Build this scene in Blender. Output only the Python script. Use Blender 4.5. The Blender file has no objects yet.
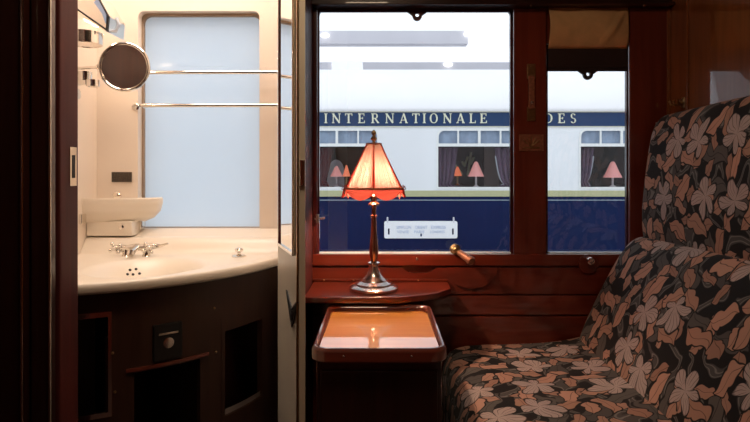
import bpy, bmesh, math, random
from mathutils import Vector, Matrix
random.seed(7)
PI = math.pi
sc = bpy.context.scene
col = sc.collection
F = 560.0; CX = 380.0; HY = 170.0; CZ = 1.15        # photo frame: focal length, centre column, horizon row; eye height

def X(px, d): return (px - CX) * d / F
def Z(py, d): return CZ + (HY - py) * d / F

# ------------------------------------------------------------------ materials
def nodes_of(name):
    m = bpy.data.materials.new(name); m.use_nodes = True
    nt = m.node_tree; b = nt.nodes['Principled BSDF']
    return m, nt, b

def simple(name, colr, rough=0.5, metal=0.0, coat=0.0, var=0.06, scale=30.0, bump=0.0, emit=None, es=0.0, sheen=0, coat_ior=1.5, coat_rough=0.05, spec=.5):
    m, nt, b = nodes_of(name); b.inputs['Specular IOR Level'].default_value = spec
    n = nt.nodes.new('ShaderNodeTexNoise'); n.inputs['Scale'].default_value = scale; n.inputs['Detail'].default_value = 4
    tc = nt.nodes.new('ShaderNodeTexCoord'); nt.links.new(tc.outputs['Object'], n.inputs['Vector'])
    r = nt.nodes.new('ShaderNodeValToRGB')
    r.color_ramp.elements[0].position = .3; r.color_ramp.elements[1].position = .7
    r.color_ramp.elements[0].color = [c*(1-var) for c in colr] + [1]
    r.color_ramp.elements[1].color = [min(1, c*(1+var)) for c in colr] + [1]
    nt.links.new(n.outputs['Fac'], r.inputs['Fac']); nt.links.new(r.outputs['Color'], b.inputs['Base Color'])
    b.inputs['Roughness'].default_value = rough; b.inputs['Metallic'].default_value = metal
    b.inputs['Coat Weight'].default_value = coat; b.inputs['Coat Roughness'].default_value = coat_rough
    b.inputs['Coat IOR'].default_value = coat_ior
    if sheen: b.inputs['Sheen Weight'].default_value = sheen
    if bump:
        bp = nt.nodes.new('ShaderNodeBump'); bp.inputs['Strength'].default_value = bump; bp.inputs['Distance'].default_value = .002
        nt.links.new(n.outputs['Fac'], bp.inputs['Height']); nt.links.new(bp.outputs['Normal'], b.inputs['Normal'])
    if emit:
        b.inputs['Emission Color'].default_value = list(emit) + [1]; b.inputs['Emission Strength'].default_value = es
    return m

def wood(name, dark, light, axis='Z', rough=.35, coat=1.0, coat_ior=1.5, coat_rough=.04, scale=1.0):
    m, nt, b = nodes_of(name)
    tc = nt.nodes.new('ShaderNodeTexCoord'); mp = nt.nodes.new('ShaderNodeMapping')
    s = [22*scale]*3; s['XYZ'.index(axis)] = 1.6*scale; mp.inputs['Scale'].default_value = s
    nt.links.new(tc.outputs['Object'], mp.inputs['Vector'])
    n = nt.nodes.new('ShaderNodeTexNoise'); n.inputs['Scale'].default_value = 1.5; n.inputs['Detail'].default_value = 6
    n.inputs['Roughness'].default_value = .6; n.inputs['Distortion'].default_value = .7
    nt.links.new(mp.outputs['Vector'], n.inputs['Vector'])
    r = nt.nodes.new('ShaderNodeValToRGB'); r.color_ramp.elements[0].position = .3; r.color_ramp.elements[1].position = .72
    r.color_ramp.elements[0].color = list(dark)+[1]; r.color_ramp.elements[1].color = list(light)+[1]
    nt.links.new(n.outputs['Fac'], r.inputs['Fac']); nt.links.new(r.outputs['Color'], b.inputs['Base Color'])
    b.inputs['Roughness'].default_value = rough; b.inputs['Coat Weight'].default_value = coat
    b.inputs['Coat Roughness'].default_value = coat_rough; b.inputs['Coat IOR'].default_value = coat_ior
    b.inputs['Specular IOR Level'].default_value = .3
    return m

M = {}
M['mahogany'] = wood('mahogany', (.13,.018,.008), (.21,.034,.015), 'Z')
M['mahogany_h'] = wood('mahogany_h', (.115,.014,.006), (.19,.027,.012), 'X', coat_ior=1.6)
M['mahogany_rail'] = wood('mahogany_rail', (.14,.017,.007), (.22,.032,.014), 'X')
M['wall_wood'] = wood('wall_wood', (.20,.055,.012), (.30,.09,.022), 'Z', coat_ior=1.9, coat_rough=.015)
M['dark_wood'] = wood('dark_wood', (.02,.005,.0035), (.04,.010,.006), 'Z')
M['matte_wood'] = wood('matte_wood', (.05,.007,.006), (.085,.012,.010), 'Z', coat=.05, rough=.6)
M['jamb_wood'] = wood('jamb_wood', (.05,.008,.006), (.09,.014,.010), 'Z')
M['cabinet_wood'] = wood('cabinet_wood', (.035,.014,.008), (.055,.022,.012), 'Z', coat=.25, rough=.5)
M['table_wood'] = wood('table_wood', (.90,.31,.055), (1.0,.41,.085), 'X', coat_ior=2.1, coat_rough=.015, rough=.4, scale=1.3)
M['rim_wood'] = wood('rim_wood', (.12,.022,.012), (.2,.04,.02), 'X', coat_ior=1.8, coat_rough=.03)
M['black'] = simple('black', (.004,.004,.004), .6)
M['ebony'] = simple('ebony', (.01,.009,.009), .4)
M['cream'] = simple('cream_paint', (.86,.75,.645), .35, coat=.3, var=.02, scale=6)
M['ceramic'] = simple('ceramic', (.86,.775,.66), .32, coat=.25, coat_rough=.25, var=.015, scale=5)
M['leaf_paint'] = simple('leaf_paint', (.74,.66,.52), .4, coat=.3, var=.03, scale=8)
M['chrome'] = simple('chrome', (.82,.78,.72), .12, metal=1, var=.03)
M['mirror'] = simple('mirror', (.9,.9,.9), .01, metal=1, var=.0)
M['brass'] = simple('brass', (.42,.27,.13), .35, metal=1, var=.2, scale=120, bump=.4)
M['bronze'] = simple('bronze_strip', (.34,.24,.16), .5, var=.1)
M['copper'] = simple('copper_plate', (.42,.17,.10), .4, metal=.6, var=.25, scale=150, bump=.4)
M['silver'] = simple('silver', (.86,.78,.74), .24, metal=1, var=.05)
M['silver_red_reflection'] = simple('silver_red_reflection', (.68,.40,.30), .2, metal=1, var=.1)  # silver plate with the mahogany's reddish reflection put into its colour
M['tan'] = simple('tan_fabric', (.70,.42,.20), .85, var=.12, scale=18, bump=.3)
M['blind_rail'] = simple('blind_rail', (.028,.018,.02), .4, coat=.3)
M['white_metal'] = simple('white_metal', (.78,.78,.78), .3, metal=.0)
M['plastic_white'] = simple('white_enamel', (.85,.82,.76), .25)
M['floor'] = simple('carpet', (.06,.025,.02), .95, var=.3, scale=200)
M['ceiling'] = simple('ceiling_paint', (.35,.22,.13), .6, var=.04)
M['train_cream'] = simple('train_cream', (.80,.84,.87), .3, coat=.5, var=.012, scale=1.2)
M['train_roof'] = simple('train_roof', (.93,.94,.96), .6, var=.02, scale=1)
M['train_blue'] = simple('train_blue', (.004,.014,.066), .45, coat=.0, spec=.1, var=.12, scale=1.5)
M['band_blue'] = simple('band_blue', (.020,.052,.13), .4, coat=.0, spec=.15, var=.05, scale=2)
M['gold'] = simple('gold_paint', (.46,.46,.26), .5, var=.05)
M['letter'] = simple('letter_gold', (.74,.74,.58), .5, var=.03)
M['train_inside'] = wood('train_inside', (.02,.008,.006), (.06,.022,.014), 'Z', coat=0)
M['beige_panel'] = simple('beige_panel', (.26,.20,.165), .9, var=.05, scale=3)
M['curtain'] = simple('curtain_velvet', (.13,.08,.115), .95, var=.3, scale=20, spec=.1)
M['curtain_red'] = simple('curtain_red', (.08,.015,.015), .95, var=.3, scale=20, spec=.1)
M['curtain_edge'] = simple('curtain_edge', (.6,.6,.62), .9)
M['blind_blue'] = simple('blind_blue', (.27,.35,.47), .7, var=.15, scale=8)
M['frame_white'] = simple('frame_white', (.80,.83,.82), .35, var=.02)
M['sign_white'] = simple('sign_white', (.93,.95,.97), .5, var=.005)
M['sign_text'] = simple('sign_text', (.45,.54,.72), .5)
M['beam'] = simple('beam_grey', (.68,.68,.74), .6, var=.04, scale=2)
M['platform'] = simple('platform', (.45,.45,.45), .8, var=.1, scale=3)
M['linen'] = simple('linen', (.92,.93,.97), .8)
M['pink_shade'] = simple('pink_shade', (.8,.40,.38), .8, emit=(1,.35,.30), es=.42)
M['orange_shade'] = simple('orange_shade', (.8,.30,.20), .8, emit=(1,.22,.09), es=.7)
M['lamp_lens'] = simple('lamp_lens', (.9,.9,.9), .3, emit=(1,.97,.92), es=3)
M['warm_bulb'] = simple('warm_bulb', (.9,.8,.7), .3, emit=(1,.66,.38), es=6)
M['bulb'] = simple('bulb', (.9,.8,.7), .3, emit=(1,.70,.47), es=700)

def glass(name, tint=(1,1,1), k=1.0):
    m = bpy.data.materials.new(name); m.use_nodes = True; nt = m.node_tree; nt.nodes.clear()
    o = nt.nodes.new('ShaderNodeOutputMaterial'); mx = nt.nodes.new('ShaderNodeMixShader')
    t = nt.nodes.new('ShaderNodeBsdfTransparent'); g = nt.nodes.new('ShaderNodeBsdfGlossy'); fr = nt.nodes.new('ShaderNodeFresnel')
    t.inputs['Color'].default_value = list(tint)+[1]; g.inputs['Roughness'].default_value = .01; fr.inputs['IOR'].default_value = 1.9
    mu = nt.nodes.new('ShaderNodeMath'); mu.operation = 'MULTIPLY'; mu.inputs[1].default_value = k
    nt.links.new(fr.outputs[0], mu.inputs[0]); nt.links.new(mu.outputs[0], mx.inputs['Fac'])
    nt.links.new(t.outputs[0], mx.inputs[1]); nt.links.new(g.outputs[0], mx.inputs[2]); nt.links.new(mx.outputs[0], o.inputs['Surface'])
    return m
M['glass'] = glass('pane_glass', k=.8)
M['train_glass'] = glass('train_glass', (.93,.95,.97), k=.15)

def translucent(name, c_refl, c_trans, fac, gloss=0.0, pleats=False):
    m = bpy.data.materials.new(name); m.use_nodes = True; nt = m.node_tree; nt.nodes.clear()
    o = nt.nodes.new('ShaderNodeOutputMaterial'); mx = nt.nodes.new('ShaderNodeMixShader')
    d = nt.nodes.new('ShaderNodeBsdfDiffuse'); t = nt.nodes.new('ShaderNodeBsdfTranslucent')
    d.inputs['Color'].default_value = list(c_refl)+[1]; t.inputs['Color'].default_value = list(c_trans)+[1]
    mx.inputs['Fac'].default_value = fac
    nt.links.new(d.outputs[0], mx.inputs[1]); nt.links.new(t.outputs[0], mx.inputs[2])
    last = mx
    if gloss:
        m2 = nt.nodes.new('ShaderNodeMixShader'); g = nt.nodes.new('ShaderNodeBsdfGlossy'); g.inputs['Roughness'].default_value = .15
        m2.inputs['Fac'].default_value = gloss
        nt.links.new(mx.outputs[0], m2.inputs[1]); nt.links.new(g.outputs[0], m2.inputs[2]); last = m2
    if pleats:                                           # woven silk gathered into fine folds
        tc = nt.nodes.new('ShaderNodeTexCoord'); sx = nt.nodes.new('ShaderNodeSeparateXYZ')
        nt.links.new(tc.outputs['Object'], sx.inputs[0])
        a = nt.nodes.new('ShaderNodeMath'); a.operation = 'ARCTAN2'
        nt.links.new(sx.outputs['Y'], a.inputs[0]); nt.links.new(sx.outputs['X'], a.inputs[1])
        n = nt.nodes.new('ShaderNodeTexNoise'); n.noise_dimensions = '1D'; n.inputs['Scale'].default_value = 5; n.inputs['Detail'].default_value = 3
        nt.links.new(a.outputs[0], n.inputs['W'])
        r = nt.nodes.new('ShaderNodeValToRGB'); r.color_ramp.elements[0].position = .36; r.color_ramp.elements[1].position = .6
        r.color_ramp.elements[0].color = [c_trans[0]*.75, c_trans[1]*.34, c_trans[2]*.30, 1]; r.color_ramp.elements[1].color = list(c_trans)+[1]
        nt.links.new(n.outputs['Fac'], r.inputs['Fac'])
        def mm(op, a_, b_):
            q = nt.nodes.new('ShaderNodeMath'); q.operation = op; nt.links.new(a_, q.inputs[0]); q.inputs[1].default_value = b_; return q.outputs[0]
        k = mm('ABSOLUTE', mm('SUBTRACT', mm('FLOORED_MODULO', mm('ADD', a.outputs[0], PI/2+PI/6), PI/3), PI/6), 0)   # angle from the nearest red rib
        mr = nt.nodes.new('ShaderNodeMapRange'); nt.links.new(k, mr.inputs[0]); mr.inputs[1].default_value = .045; mr.inputs[2].default_value = .085
        mc = nt.nodes.new('ShaderNodeMix'); mc.data_type = 'RGBA'; nt.links.new(mr.outputs[0], mc.inputs['Factor'])
        mc.inputs[6].default_value = (c_trans[0]*.62, c_trans[1]*.10, c_trans[2]*.08, 1); nt.links.new(r.outputs['Color'], mc.inputs[7])
        nt.links.new(mc.outputs[2], t.inputs['Color'])
    nt.links.new(last.outputs[0], o.inputs['Surface'])
    return m
M['frosted'] = translucent('frosted_glass', (.6,.68,.78), (.93,.97,1.0), .86, gloss=.012)
M['silk'] = translucent('shade_silk', (.42,.20,.16), (.106,.074,.063), .6, pleats=True)
M['shade_band'] = translucent('shade_band', (.50,.09,.06), (.062,.011,.008), .55)
M['piping'] = translucent('shade_piping', (.6,.08,.05), (.55,.10,.07), .6)

def floral():
    m, nt, b = nodes_of('floral_velvet')
    L = nt.links.new
    def N(t, **k):
        n = nt.nodes.new(t)
        for a, v in k.items(): setattr(n, a, v)
        return n
    def math_(op, a, bb=None, c=None, clamp=False):
        n = N('ShaderNodeMath', operation=op, use_clamp=clamp)
        for i, v in enumerate((a, bb, c)):
            if v is None: continue
            if isinstance(v, (int, float)): n.inputs[i].default_value = v
            else: L(v, n.inputs[i])
        return n.outputs[0]
    def vm(op, a, bb=None, scale=None):
        n = N('ShaderNodeVectorMath', operation=op)
        L(a, n.inputs[0])
        if bb is not None:
            if isinstance(bb, tuple): n.inputs[1].default_value = bb
            else: L(bb, n.inputs[1])
        if scale is not None: n.inputs['Scale'].default_value = scale
        return n
    uv = N('ShaderNodeTexCoord').outputs['UV']
    nz = N('ShaderNodeTexNoise'); nz.inputs['Scale'].default_value = 14; nz.inputs['Detail'].default_value = 1; L(uv, nz.inputs['Vector'])
    w = vm('SUBTRACT', nz.outputs['Color'], (.5,.5,.5)).outputs[0]
    w = vm('SCALE', w, scale=.05).outputs[0]
    P = vm('ADD', uv, w).outputs[0]
    def cell(scale, off, rnd, ang=True):
        p = vm('SCALE', P, scale=scale).outputs[0]; p = vm('ADD', p, off).outputs[0]
        v = N('ShaderNodeTexVoronoi', voronoi_dimensions='2D'); v.inputs['Scale'].default_value = 1; v.inputs['Randomness'].default_value = rnd
        L(p, v.inputs['Vector'])
        loc = vm('SUBTRACT', p, v.outputs['Position']).outputs[0]
        s = N('ShaderNodeSeparateColor'); L(v.outputs['Color'], s.inputs[0])
        r = N('ShaderNodeVectorRotate', rotation_type='Z_AXIS'); L(loc, r.inputs['Vector'])
        L(math_('MULTIPLY', s.outputs[0], 6.283), r.inputs['Angle'])
        x = N('ShaderNodeSeparateXYZ'); L(r.outputs[0], x.inputs[0])
        return x.outputs[0], x.outputs[1], s.outputs[1], s.outputs[2]
    def step(a, edge, soft=.02):
        n = N('ShaderNodeMapRange'); n.clamp = True; L(a, n.inputs[0]); n.inputs[1].default_value = edge; n.inputs[2].default_value = edge+soft
        return n.outputs[0]
    def mix(fac, a, c):
        n = N('ShaderNodeMix', data_type='RGBA'); L(fac, n.inputs['Factor'])
        if isinstance(a, tuple): n.inputs[6].default_value = a+(1,)
        else: L(a, n.inputs[6])
        if isinstance(c, tuple): n.inputs[7].default_value = c+(1,)
        else: L(c, n.inputs[7])
        return n.outputs[2]
    black = (.012,.009,.010)
    # winding grey stems
    nb = N('ShaderNodeTexNoise'); nb.inputs['Scale'].default_value = 9; nb.inputs['Detail'].default_value = .6; nb.inputs['Distortion'].default_value = 1.2; L(uv, nb.inputs['Vector'])
    band = math_('ABSOLUTE', math_('SUBTRACT', nb.outputs['Fac'], .5))
    c = mix(step(math_('SUBTRACT', .062, band), 0, .01), black, (.085,.078,.078))
    c = mix(step(math_('SUBTRACT', .010, math_('ABSOLUTE', math_('SUBTRACT', band, .032))), 0, .006), c, (.22,.21,.205))
    def leaf(c, scale, off, wdt, ln, bend, colr, tone):
        x, y, r1, r2 = cell(scale, off, .55)
        yy = math_('SUBTRACT', y, math_('MULTIPLY', math_('SINE', math_('MULTIPLY', x, 5.0)), bend))
        t = math_('SUBTRACT', 1.0, math_('POWER', math_('DIVIDE', math_('ABSOLUTE', x), ln), 2.0))
        lob = math_('MULTIPLY', math_('ABSOLUTE', math_('SINE', math_('MULTIPLY', x, 9.0))), wdt*.5)
        d = math_('SUBTRACT', math_('MULTIPLY', t, math_('ADD', lob, wdt)), math_('ABSOLUTE', yy))
        c = mix(step(d, -.045), c, black)
        cc = mix(r1, colr, tone)
        vein = step(math_('SUBTRACT', .012, math_('ABSOLUTE', math_('ADD', yy, .02))), 0, .008)
        cc2 = mix(math_('MULTIPLY', vein, .7), cc, black)
        return mix(step(d, 0), c, cc2)
    c = leaf(c, 7.5, (5.7, 9.1, 0), .17, .46, .14, (.13,.115,.11), (.09,.08,.08))
    c = leaf(c, 13.0, (3.3, 1.7, 0), .17, .40, .09, (.52,.29,.22), (.38,.20,.15))
    c = leaf(c, 9.5, (0, 0, 0), .17, .42, .13, (.60,.33,.25), (.46,.25,.185))
    # pale mauve blossoms
    x, y, r1, r2 = cell(6.2, (7.1, 4.2, 0), .6)
    x = math_('ADD', x, .16)
    r = math_('SQRT', math_('ADD', math_('MULTIPLY', x, x), math_('MULTIPLY', y, y)))
    th = math_('ARCTAN2', y, x)
    pet = math_('ABSOLUTE', math_('COSINE', math_('MULTIPLY', th, 2.5)))
    R = math_('ADD', .10, math_('MULTIPLY', math_('POWER', pet, .7), .25))
    R = math_('SUBTRACT', R, math_('MULTIPLY', math_('COSINE', th), -.085))
    keep = math_('GREATER_THAN', r1, .22)
    d = math_('SUBTRACT', math_('MULTIPLY', R, keep), r)
    c = mix(math_('MULTIPLY', step(d, -.035), keep), c, black)
    ve = math_('ABSOLUTE', math_('SINE', math_('MULTIPLY', th, 12.5)))
    vein = math_('MULTIPLY', step(math_('SUBTRACT', .22, ve), 0, .1), step(r, .09))
    cc = mix(r2, (.48,.38,.38), (.56,.43,.41))
    cc = mix(math_('MULTIPLY', vein, .9), cc, (.05,.035,.04))
    gap = step(math_('SUBTRACT', .16, pet), 0, .05)
    cc = mix(gap, cc, black)
    c = mix(step(d, 0), c, cc)
    L(c, b.inputs['Base Color'])
    b.inputs['Roughness'].default_value = .85; b.inputs['Sheen Weight'].default_value = .08
    b.inputs['Specular IOR Level'].default_value = .2
    fn = N('ShaderNodeTexNoise'); fn.inputs['Scale'].default_value = 700; L(uv, fn.inputs['Vector'])
    bp = N('ShaderNodeBump'); bp.inputs['Strength'].default_value = .25; bp.inputs['Distance'].default_value = .001
    L(fn.outputs['Fac'], bp.inputs['Height']); L(bp.outputs['Normal'], b.inputs['Normal'])
    return m
M['floral'] = floral()

# ------------------------------------------------------------------ mesh helpers
class MB:
    def __init__(s): s.bm = bmesh.new(); s.uv = None
    def box(s, x0, x1, y0, y1, z0, z1, bev=0.0, seg=2):
        t = bmesh.new(); bmesh.ops.create_cube(t, size=1)
        for v in t.verts:
            v.co = Vector((x0+(v.co.x+.5)*(x1-x0), y0+(v.co.y+.5)*(y1-y0), z0+(v.co.z+.5)*(z1-z0)))
        if bev: bmesh.ops.bevel(t, geom=t.edges[:], offset=bev, segments=seg, affect='EDGES', profile=.5)
        return s.merge(t)
    def merge(s, t, mat=None):
        if mat is not None: bmesh.ops.transform(t, matrix=mat, verts=t.verts[:])
        me = bpy.data.meshes.new('tmp'); t.to_mesh(me); t.free(); s.bm.from_mesh(me); bpy.data.meshes.remove(me)
        return s
    def poly(s, loops, y0, y1, frame=None, bev=0):
        """prism over an outline (first loop) with holes, drawn in X-Z and given depth y0..y1"""
        t = bmesh.new(); es = []
        for lp in loops:
            vs = [t.verts.new((p[0], y0, p[1])) for p in lp]
            for i in range(len(vs)): es.append(t.edges.new((vs[i], vs[(i+1) % len(vs)])))
        bmesh.ops.triangle_fill(t, use_beauty=True, edges=es)
        bmesh.ops.dissolve_limit(t, angle_limit=.001, verts=t.verts[:], edges=[]) if False else None
        fs = t.faces[:]
        r = bmesh.ops.extrude_face_region(t, geom=fs)
        nv = [g for g in r['geom'] if isinstance(g, bmesh.types.BMVert)]
        bmesh.ops.translate(t, verts=nv, vec=(0, y1-y0, 0))
        bmesh.ops.recalc_face_normals(t, faces=t.faces[:])
        return s.merge(t, frame)
    def tube(s, pts, r, n=12, cap=True):
        pts = [Vector(p) for p in pts]; rs = r if isinstance(r, (list, tuple)) else [r]*len(pts)
        rings = []; up = None
        for i, p in enumerate(pts):
            a = pts[max(0, i-1)]; b = pts[min(len(pts)-1, i+1)]; d = (b-a).normalized()
            if up is None: up = d.orthogonal().normalized()
            up = (up - d*up.dot(d)).normalized(); w = d.cross(up)
            rings.append([s.bm.verts.new(p + (up*math.cos(2*PI*k/n)+w*math.sin(2*PI*k/n))*rs[i]) for k in range(n)])
        for i in range(len(rings)-1):
            for k in range(n): s.bm.faces.new((rings[i][k], rings[i][(k+1) % n], rings[i+1][(k+1) % n], rings[i+1][k]))
        if cap: s.bm.faces.new(rings[0][::-1]); s.bm.faces.new(rings[-1])
        return s
    def lathe(s, prof, c, axis='Z', n=32, direc=None):
        """prof: (radius, height) list"""
        d = Vector(direc).normalized() if direc else {'Z': Vector((0,0,1)), 'Y': Vector((0,-1,0)), 'X': Vector((1,0,0))}[axis]
        u = d.orthogonal().normalized(); w = d.cross(u); c = Vector(c); rings = []
        for r, h in prof:
            r = max(r, 1e-4)
            rings.append([s.bm.verts.new(c + d*h + (u*math.cos(2*PI*k/n)+w*math.sin(2*PI*k/n))*r) for k in range(n)])
        for i in range(len(rings)-1):
            for k in range(n): s.bm.faces.new((rings[i][k], rings[i][(k+1) % n], rings[i+1][(k+1) % n], rings[i+1][k]))
        s.bm.faces.new(rings[0][::-1]); s.bm.faces.new(rings[-1])
        return s
    def sphere(s, c, r, sc_=(1,1,1)):
        t = bmesh.new(); bmesh.ops.create_uvsphere(t, u_segments=20, v_segments=12, radius=r)
        return s.merge(t, Matrix.Translation(c) @ Matrix.Diagonal((*sc_, 1)))
    def torus(s, c, R, r, nrm, n=48, m=10, a0=0, a1=2*PI):
        nrm = Vector(nrm).normalized(); u = nrm.orthogonal().normalized(); w = nrm.cross(u); c = Vector(c)
        if abs(a1-a0-2*PI) < 1e-6:
            rings = []
            for i in range(n):
                a = 2*PI*i/n; e = u*math.cos(a)+w*math.sin(a)
                rings.append([s.bm.verts.new(c+e*(R+r*math.cos(2*PI*k/m))+nrm*r*math.sin(2*PI*k/m)) for k in range(m)])
            for i in range(n):
                for k in range(m): s.bm.faces.new((rings[i][k], rings[(i+1) % n][k], rings[(i+1) % n][(k+1) % m], rings[i][(k+1) % m]))
        return s
    def grid(s, fn, nu, nv, closeu=False, uvfn=None, flip=False):
        V = [[s.bm.verts.new(fn(i/nu, j/nv)) for j in range(nv+1)] for i in range(nu if closeu else nu+1)]
        if uvfn and s.uv is None: s.uv = s.bm.loops.layers.uv.new('UVMap')
        for i in range(nu):
            i2 = (i+1) % nu if closeu else i+1
            for j in range(nv):
                q = [(i, j, V[i][j]), (i+1, j, V[i2][j]), (i+1, j+1, V[i2][j+1]), (i, j+1, V[i][j+1])]
                if flip: q = q[::-1]
                f = s.bm.faces.new([a[2] for a in q])
                if uvfn:
                    for lo, a in zip(f.loops, q): lo[s.uv].uv = uvfn(a[0]/nu, a[1]/nv)
        return s

def rrect(x0, x1, z0, z1, r, n=6, rs=None):
    rs = rs or (r, r, r, r); out = []
    for (cx, cz, a0, rr) in ((x1, z0, -90, rs[0]), (x1, z1, 0, rs[1]), (x0, z1, 90, rs[2]), (x0, z0, 180, rs[3])):
        sx = -1 if cx == x1 else 1; sz = 1 if cz == z0 else -1
        if rr == 0: out.append((cx, cz)); continue
        for k in range(n+1):
            a = math.radians(a0 + 90*k/n); out.append((cx+sx*rr+rr*math.cos(a), cz+sz*rr+rr*math.sin(a)))
    return out

def build(name, mb, mat, parent=None, smooth=True, angle=35, solid=0, recalc=True):
    bm = mb.bm
    base = Vector(parent['_base']) if parent is not None else Vector((0,0,0))
    if recalc: bmesh.ops.recalc_face_normals(bm, faces=bm.faces[:])
    me = bpy.data.meshes.new(name)
    if parent is not None: bmesh.ops.translate(bm, verts=bm.verts[:], vec=-base)
    if smooth:
        for f in bm.faces: f.smooth = True
        for e in bm.edges:
            if len(e.link_faces) == 2 and e.calc_face_angle(0) > math.radians(angle): e.smooth = False
    nfaces = len(bm.faces); bm.to_mesh(me); bm.free()
    me.materials.append(M[mat] if isinstance(mat, str) else mat)
    o = bpy.data.objects.new(name, me); col.objects.link(o)
    if parent is not None: o.parent = parent; o['_base'] = list(base)
    else: o['_base'] = [0, 0, 0]
    if smooth and nfaces < 1200:
        wn = o.modifiers.new('weighted', 'WEIGHTED_NORMAL'); wn.keep_sharp = True; wn.weight = 100
    if solid:
        md = o.modifiers.new('thickness', 'SOLIDIFY'); md.thickness = solid
    return o

def thing(name, label, cat, loc, group=None):
    o = bpy.data.objects.new(name, None); col.objects.link(o); o.location = loc; o['_base'] = list(loc)
    o.empty_display_size = .05
    o['label'] = label; o['category'] = cat
    if group: o['group'] = group
    return o
def tag(o, label, cat, group=None):
    o['label'] = label; o['category'] = cat
    if group: o['group'] = group
    return o
def struct(name, mb, mat, parent=None, **k):
    o = build(name, mb, mat, parent, **k)
    if parent is None: o['kind'] = 'structure'
    return o

# ================================================================== SHELL
W = 1.93                 # front face of the window wall
S = F/W
def wx(px): return (px-CX)/S
def wz(py): return CZ+(HY-py)/S
XR = .993; XL = -.80; XWL = -.986; TOP = 2.15; BACK = -.6
struct('floor', MB().box(-1.06, 1.06, BACK-.05, 2.05, -.05, 0), 'floor')
struct('ceiling', MB().box(-1.06, 1.06, BACK-.05, 2.05, TOP, TOP+.05), 'ceiling')
struct('wall_right', MB().box(XR, XR+.06, BACK, 2.05, 0, TOP), 'wall_wood')
struct('wall_rear', MB().box(-1.06, 1.06, BACK-.05, BACK, 0, TOP), 'mahogany')
struct('wall_left', MB().box(XL-.05, XL, BACK, 1.10, 0, TOP), 'dark_wood')
struct('wall_washroom_front', MB().box(-1.06, X(51,1.185), 1.20, 1.25, 0, TOP).box(-1.06, XL, 1.10, 1.20, 0, TOP), 'dark_wood')
struct('wall_washroom_left', MB().box(-1.06, XWL, 1.25, 2.05, 0, TOP), 'cream')

# window wall, wood part
XP = -.231               # right face of the partition
big = rrect(wx(318.5)-.014, wx(511)+.014, wz(254)-.01, wz(9)+.01, .0, rs=(.0,.02,.02,.0))
nar = rrect(wx(546.5)-.014, wx(627)+.014, wz(254)-.01, wz(46)+.01, 0, rs=(0,0,0,0))
struct('wall_window_side', MB().poly([[(XP,0),(1.06,0),(1.06,TOP),(XP,TOP)], big, nar], W, W+.04), 'mahogany', smooth=False)
# washroom part, cream
WB = 1.95; SB = F/WB
def bx_(px): return (px-CX)/SB
def bz_(py): return CZ+(HY-py)/SB
hole = rrect(bx_(138), bx_(259.5), bz_(228.5), bz_(11), .02, rs=(0,.022,.022,0))
struct('wall_washroom_back', MB().poly([[(-1.06,0),(-.25,0),(-.25,TOP),(-1.06,TOP)], hole], WB, WB+.10), 'cream', smooth=False)
wedge = MB().box(XWL, -.262, WB-.05, WB-.0005, .88, bz_(228.5), .002)
for v in wedge.bm.verts:
    if v.co.y < WB-.03 and v.co.z > .9: v.co.z -= .024
struct('trim_1', wedge, 'ceramic')        # sill ledge
# partition between washroom and cabin
struct('wall_partition', MB().box(-.245, XP, 1.45, W, 0, TOP), 'matte_wood')
struct('wall_washroom_right', MB().box(-.26, -.245, 1.45, WB, 0, TOP), 'cream')

# ---- trims on the window wall
def trim(n, mb, mat='mahogany'): return struct('trim_%d' % n, mb, mat)
trim(2, MB().box(wx(513), wx(545.5), W-.012, W, wz(254), wz(9), .003))                      # mullion board
trim(3, MB().box(wx(628), wx(668)-.002, W-.014, W, wz(254), wz(9), .003), 'mahogany')                # right stile
trim(4, MB().box(XP, wx(317.5), W-.012, W, wz(254), wz(9), .003), 'jamb_wood')
trim(5, MB().box(XP, XR, W-.05, W, wz(9)+.0, wz(9)+.012, .003).box(XP, XR, W-.030, W, wz(9)+.012, TOP, .002), 'dark_wood')  # header
trim(6, MB().box(XP, XR, W-.016, W, wz(265), wz(253.5), .003), 'mahogany_rail')             # bottom rail
# apron boards below the windows; the top one has a finger notch
def board(z0, z1, notch=None, y=W-.010):
    out = [(XP, z0), (XR, z0), (XR, z1)]
    if notch:
        a, b, dp = notch
        out += [(b+.02, z1), (b, z1-dp*.8), (b-.012, z1-dp), (a+.012, z1-dp), (a, z1-dp*.8), (a-.02, z1)]
    out += [(XP, z1)]
    return [out]
mb = MB().poly(board(wz(293), wz(267), (wx(408), wx(430), .018)), W-.014, W)
trim(7, mb, 'mahogany_h')
trim(8, MB().box(XP, XR, W-.012, W, wz(314), wz(294.5), .003), 'mahogany_h')
trim(9, MB().box(XP, XR, W-.012, W, .05, wz(315.5), .003), 'mahogany_h')
trim(10, MB().box(XR-.012, XR, W-.020, W-.008, 0, TOP, .003).box(XR-.006, XR, 1.80, 1.815, 0, TOP, .002), 'wall_wood')

# ---- main window and narrow window
def window(n, px0, px1, py0, py1, bottom_py=252.5, top_r=.022):
    loc = (X((px0+px1)/2, W+.03), W+.04, Z(py1, W+.04))
    w_ = bpy.data.objects.new('window_%d' % n, None); col.objects.link(w_); w_.location = loc; w_['_base'] = list(loc); w_['kind'] = 'structure'
    d = W+.028
    o = rrect(wx(px0)-.0135, wx(px1)+.0135, wz(py1)-.0095, wz(py0)+.0095, .002)
    i = rrect(X(px0+1,d), X(px1-1,d), Z(py1-.5,d), Z(py0+.5,d), .02, rs=(.006,top_r,top_r,.006))
    build('window_frame', MB().poly([o, i], d-.004, d+.010), 'jamb_wood', w_, smooth=False)
    build('glass_pane', MB().box(wx(px0)-.012, wx(px1)+.012, d+.008, d+.013, wz(py1)-.012, wz(py0)+.012), 'glass', w_)
    build('sill_strip', MB().box(X(px0+1,d-.01), X(px1-1,d-.01), d-.024, d-.004, Z(py1+.6,d-.02), Z(py1-.8,d-.02), .001), 'white_metal', w_)
    return w_
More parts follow.
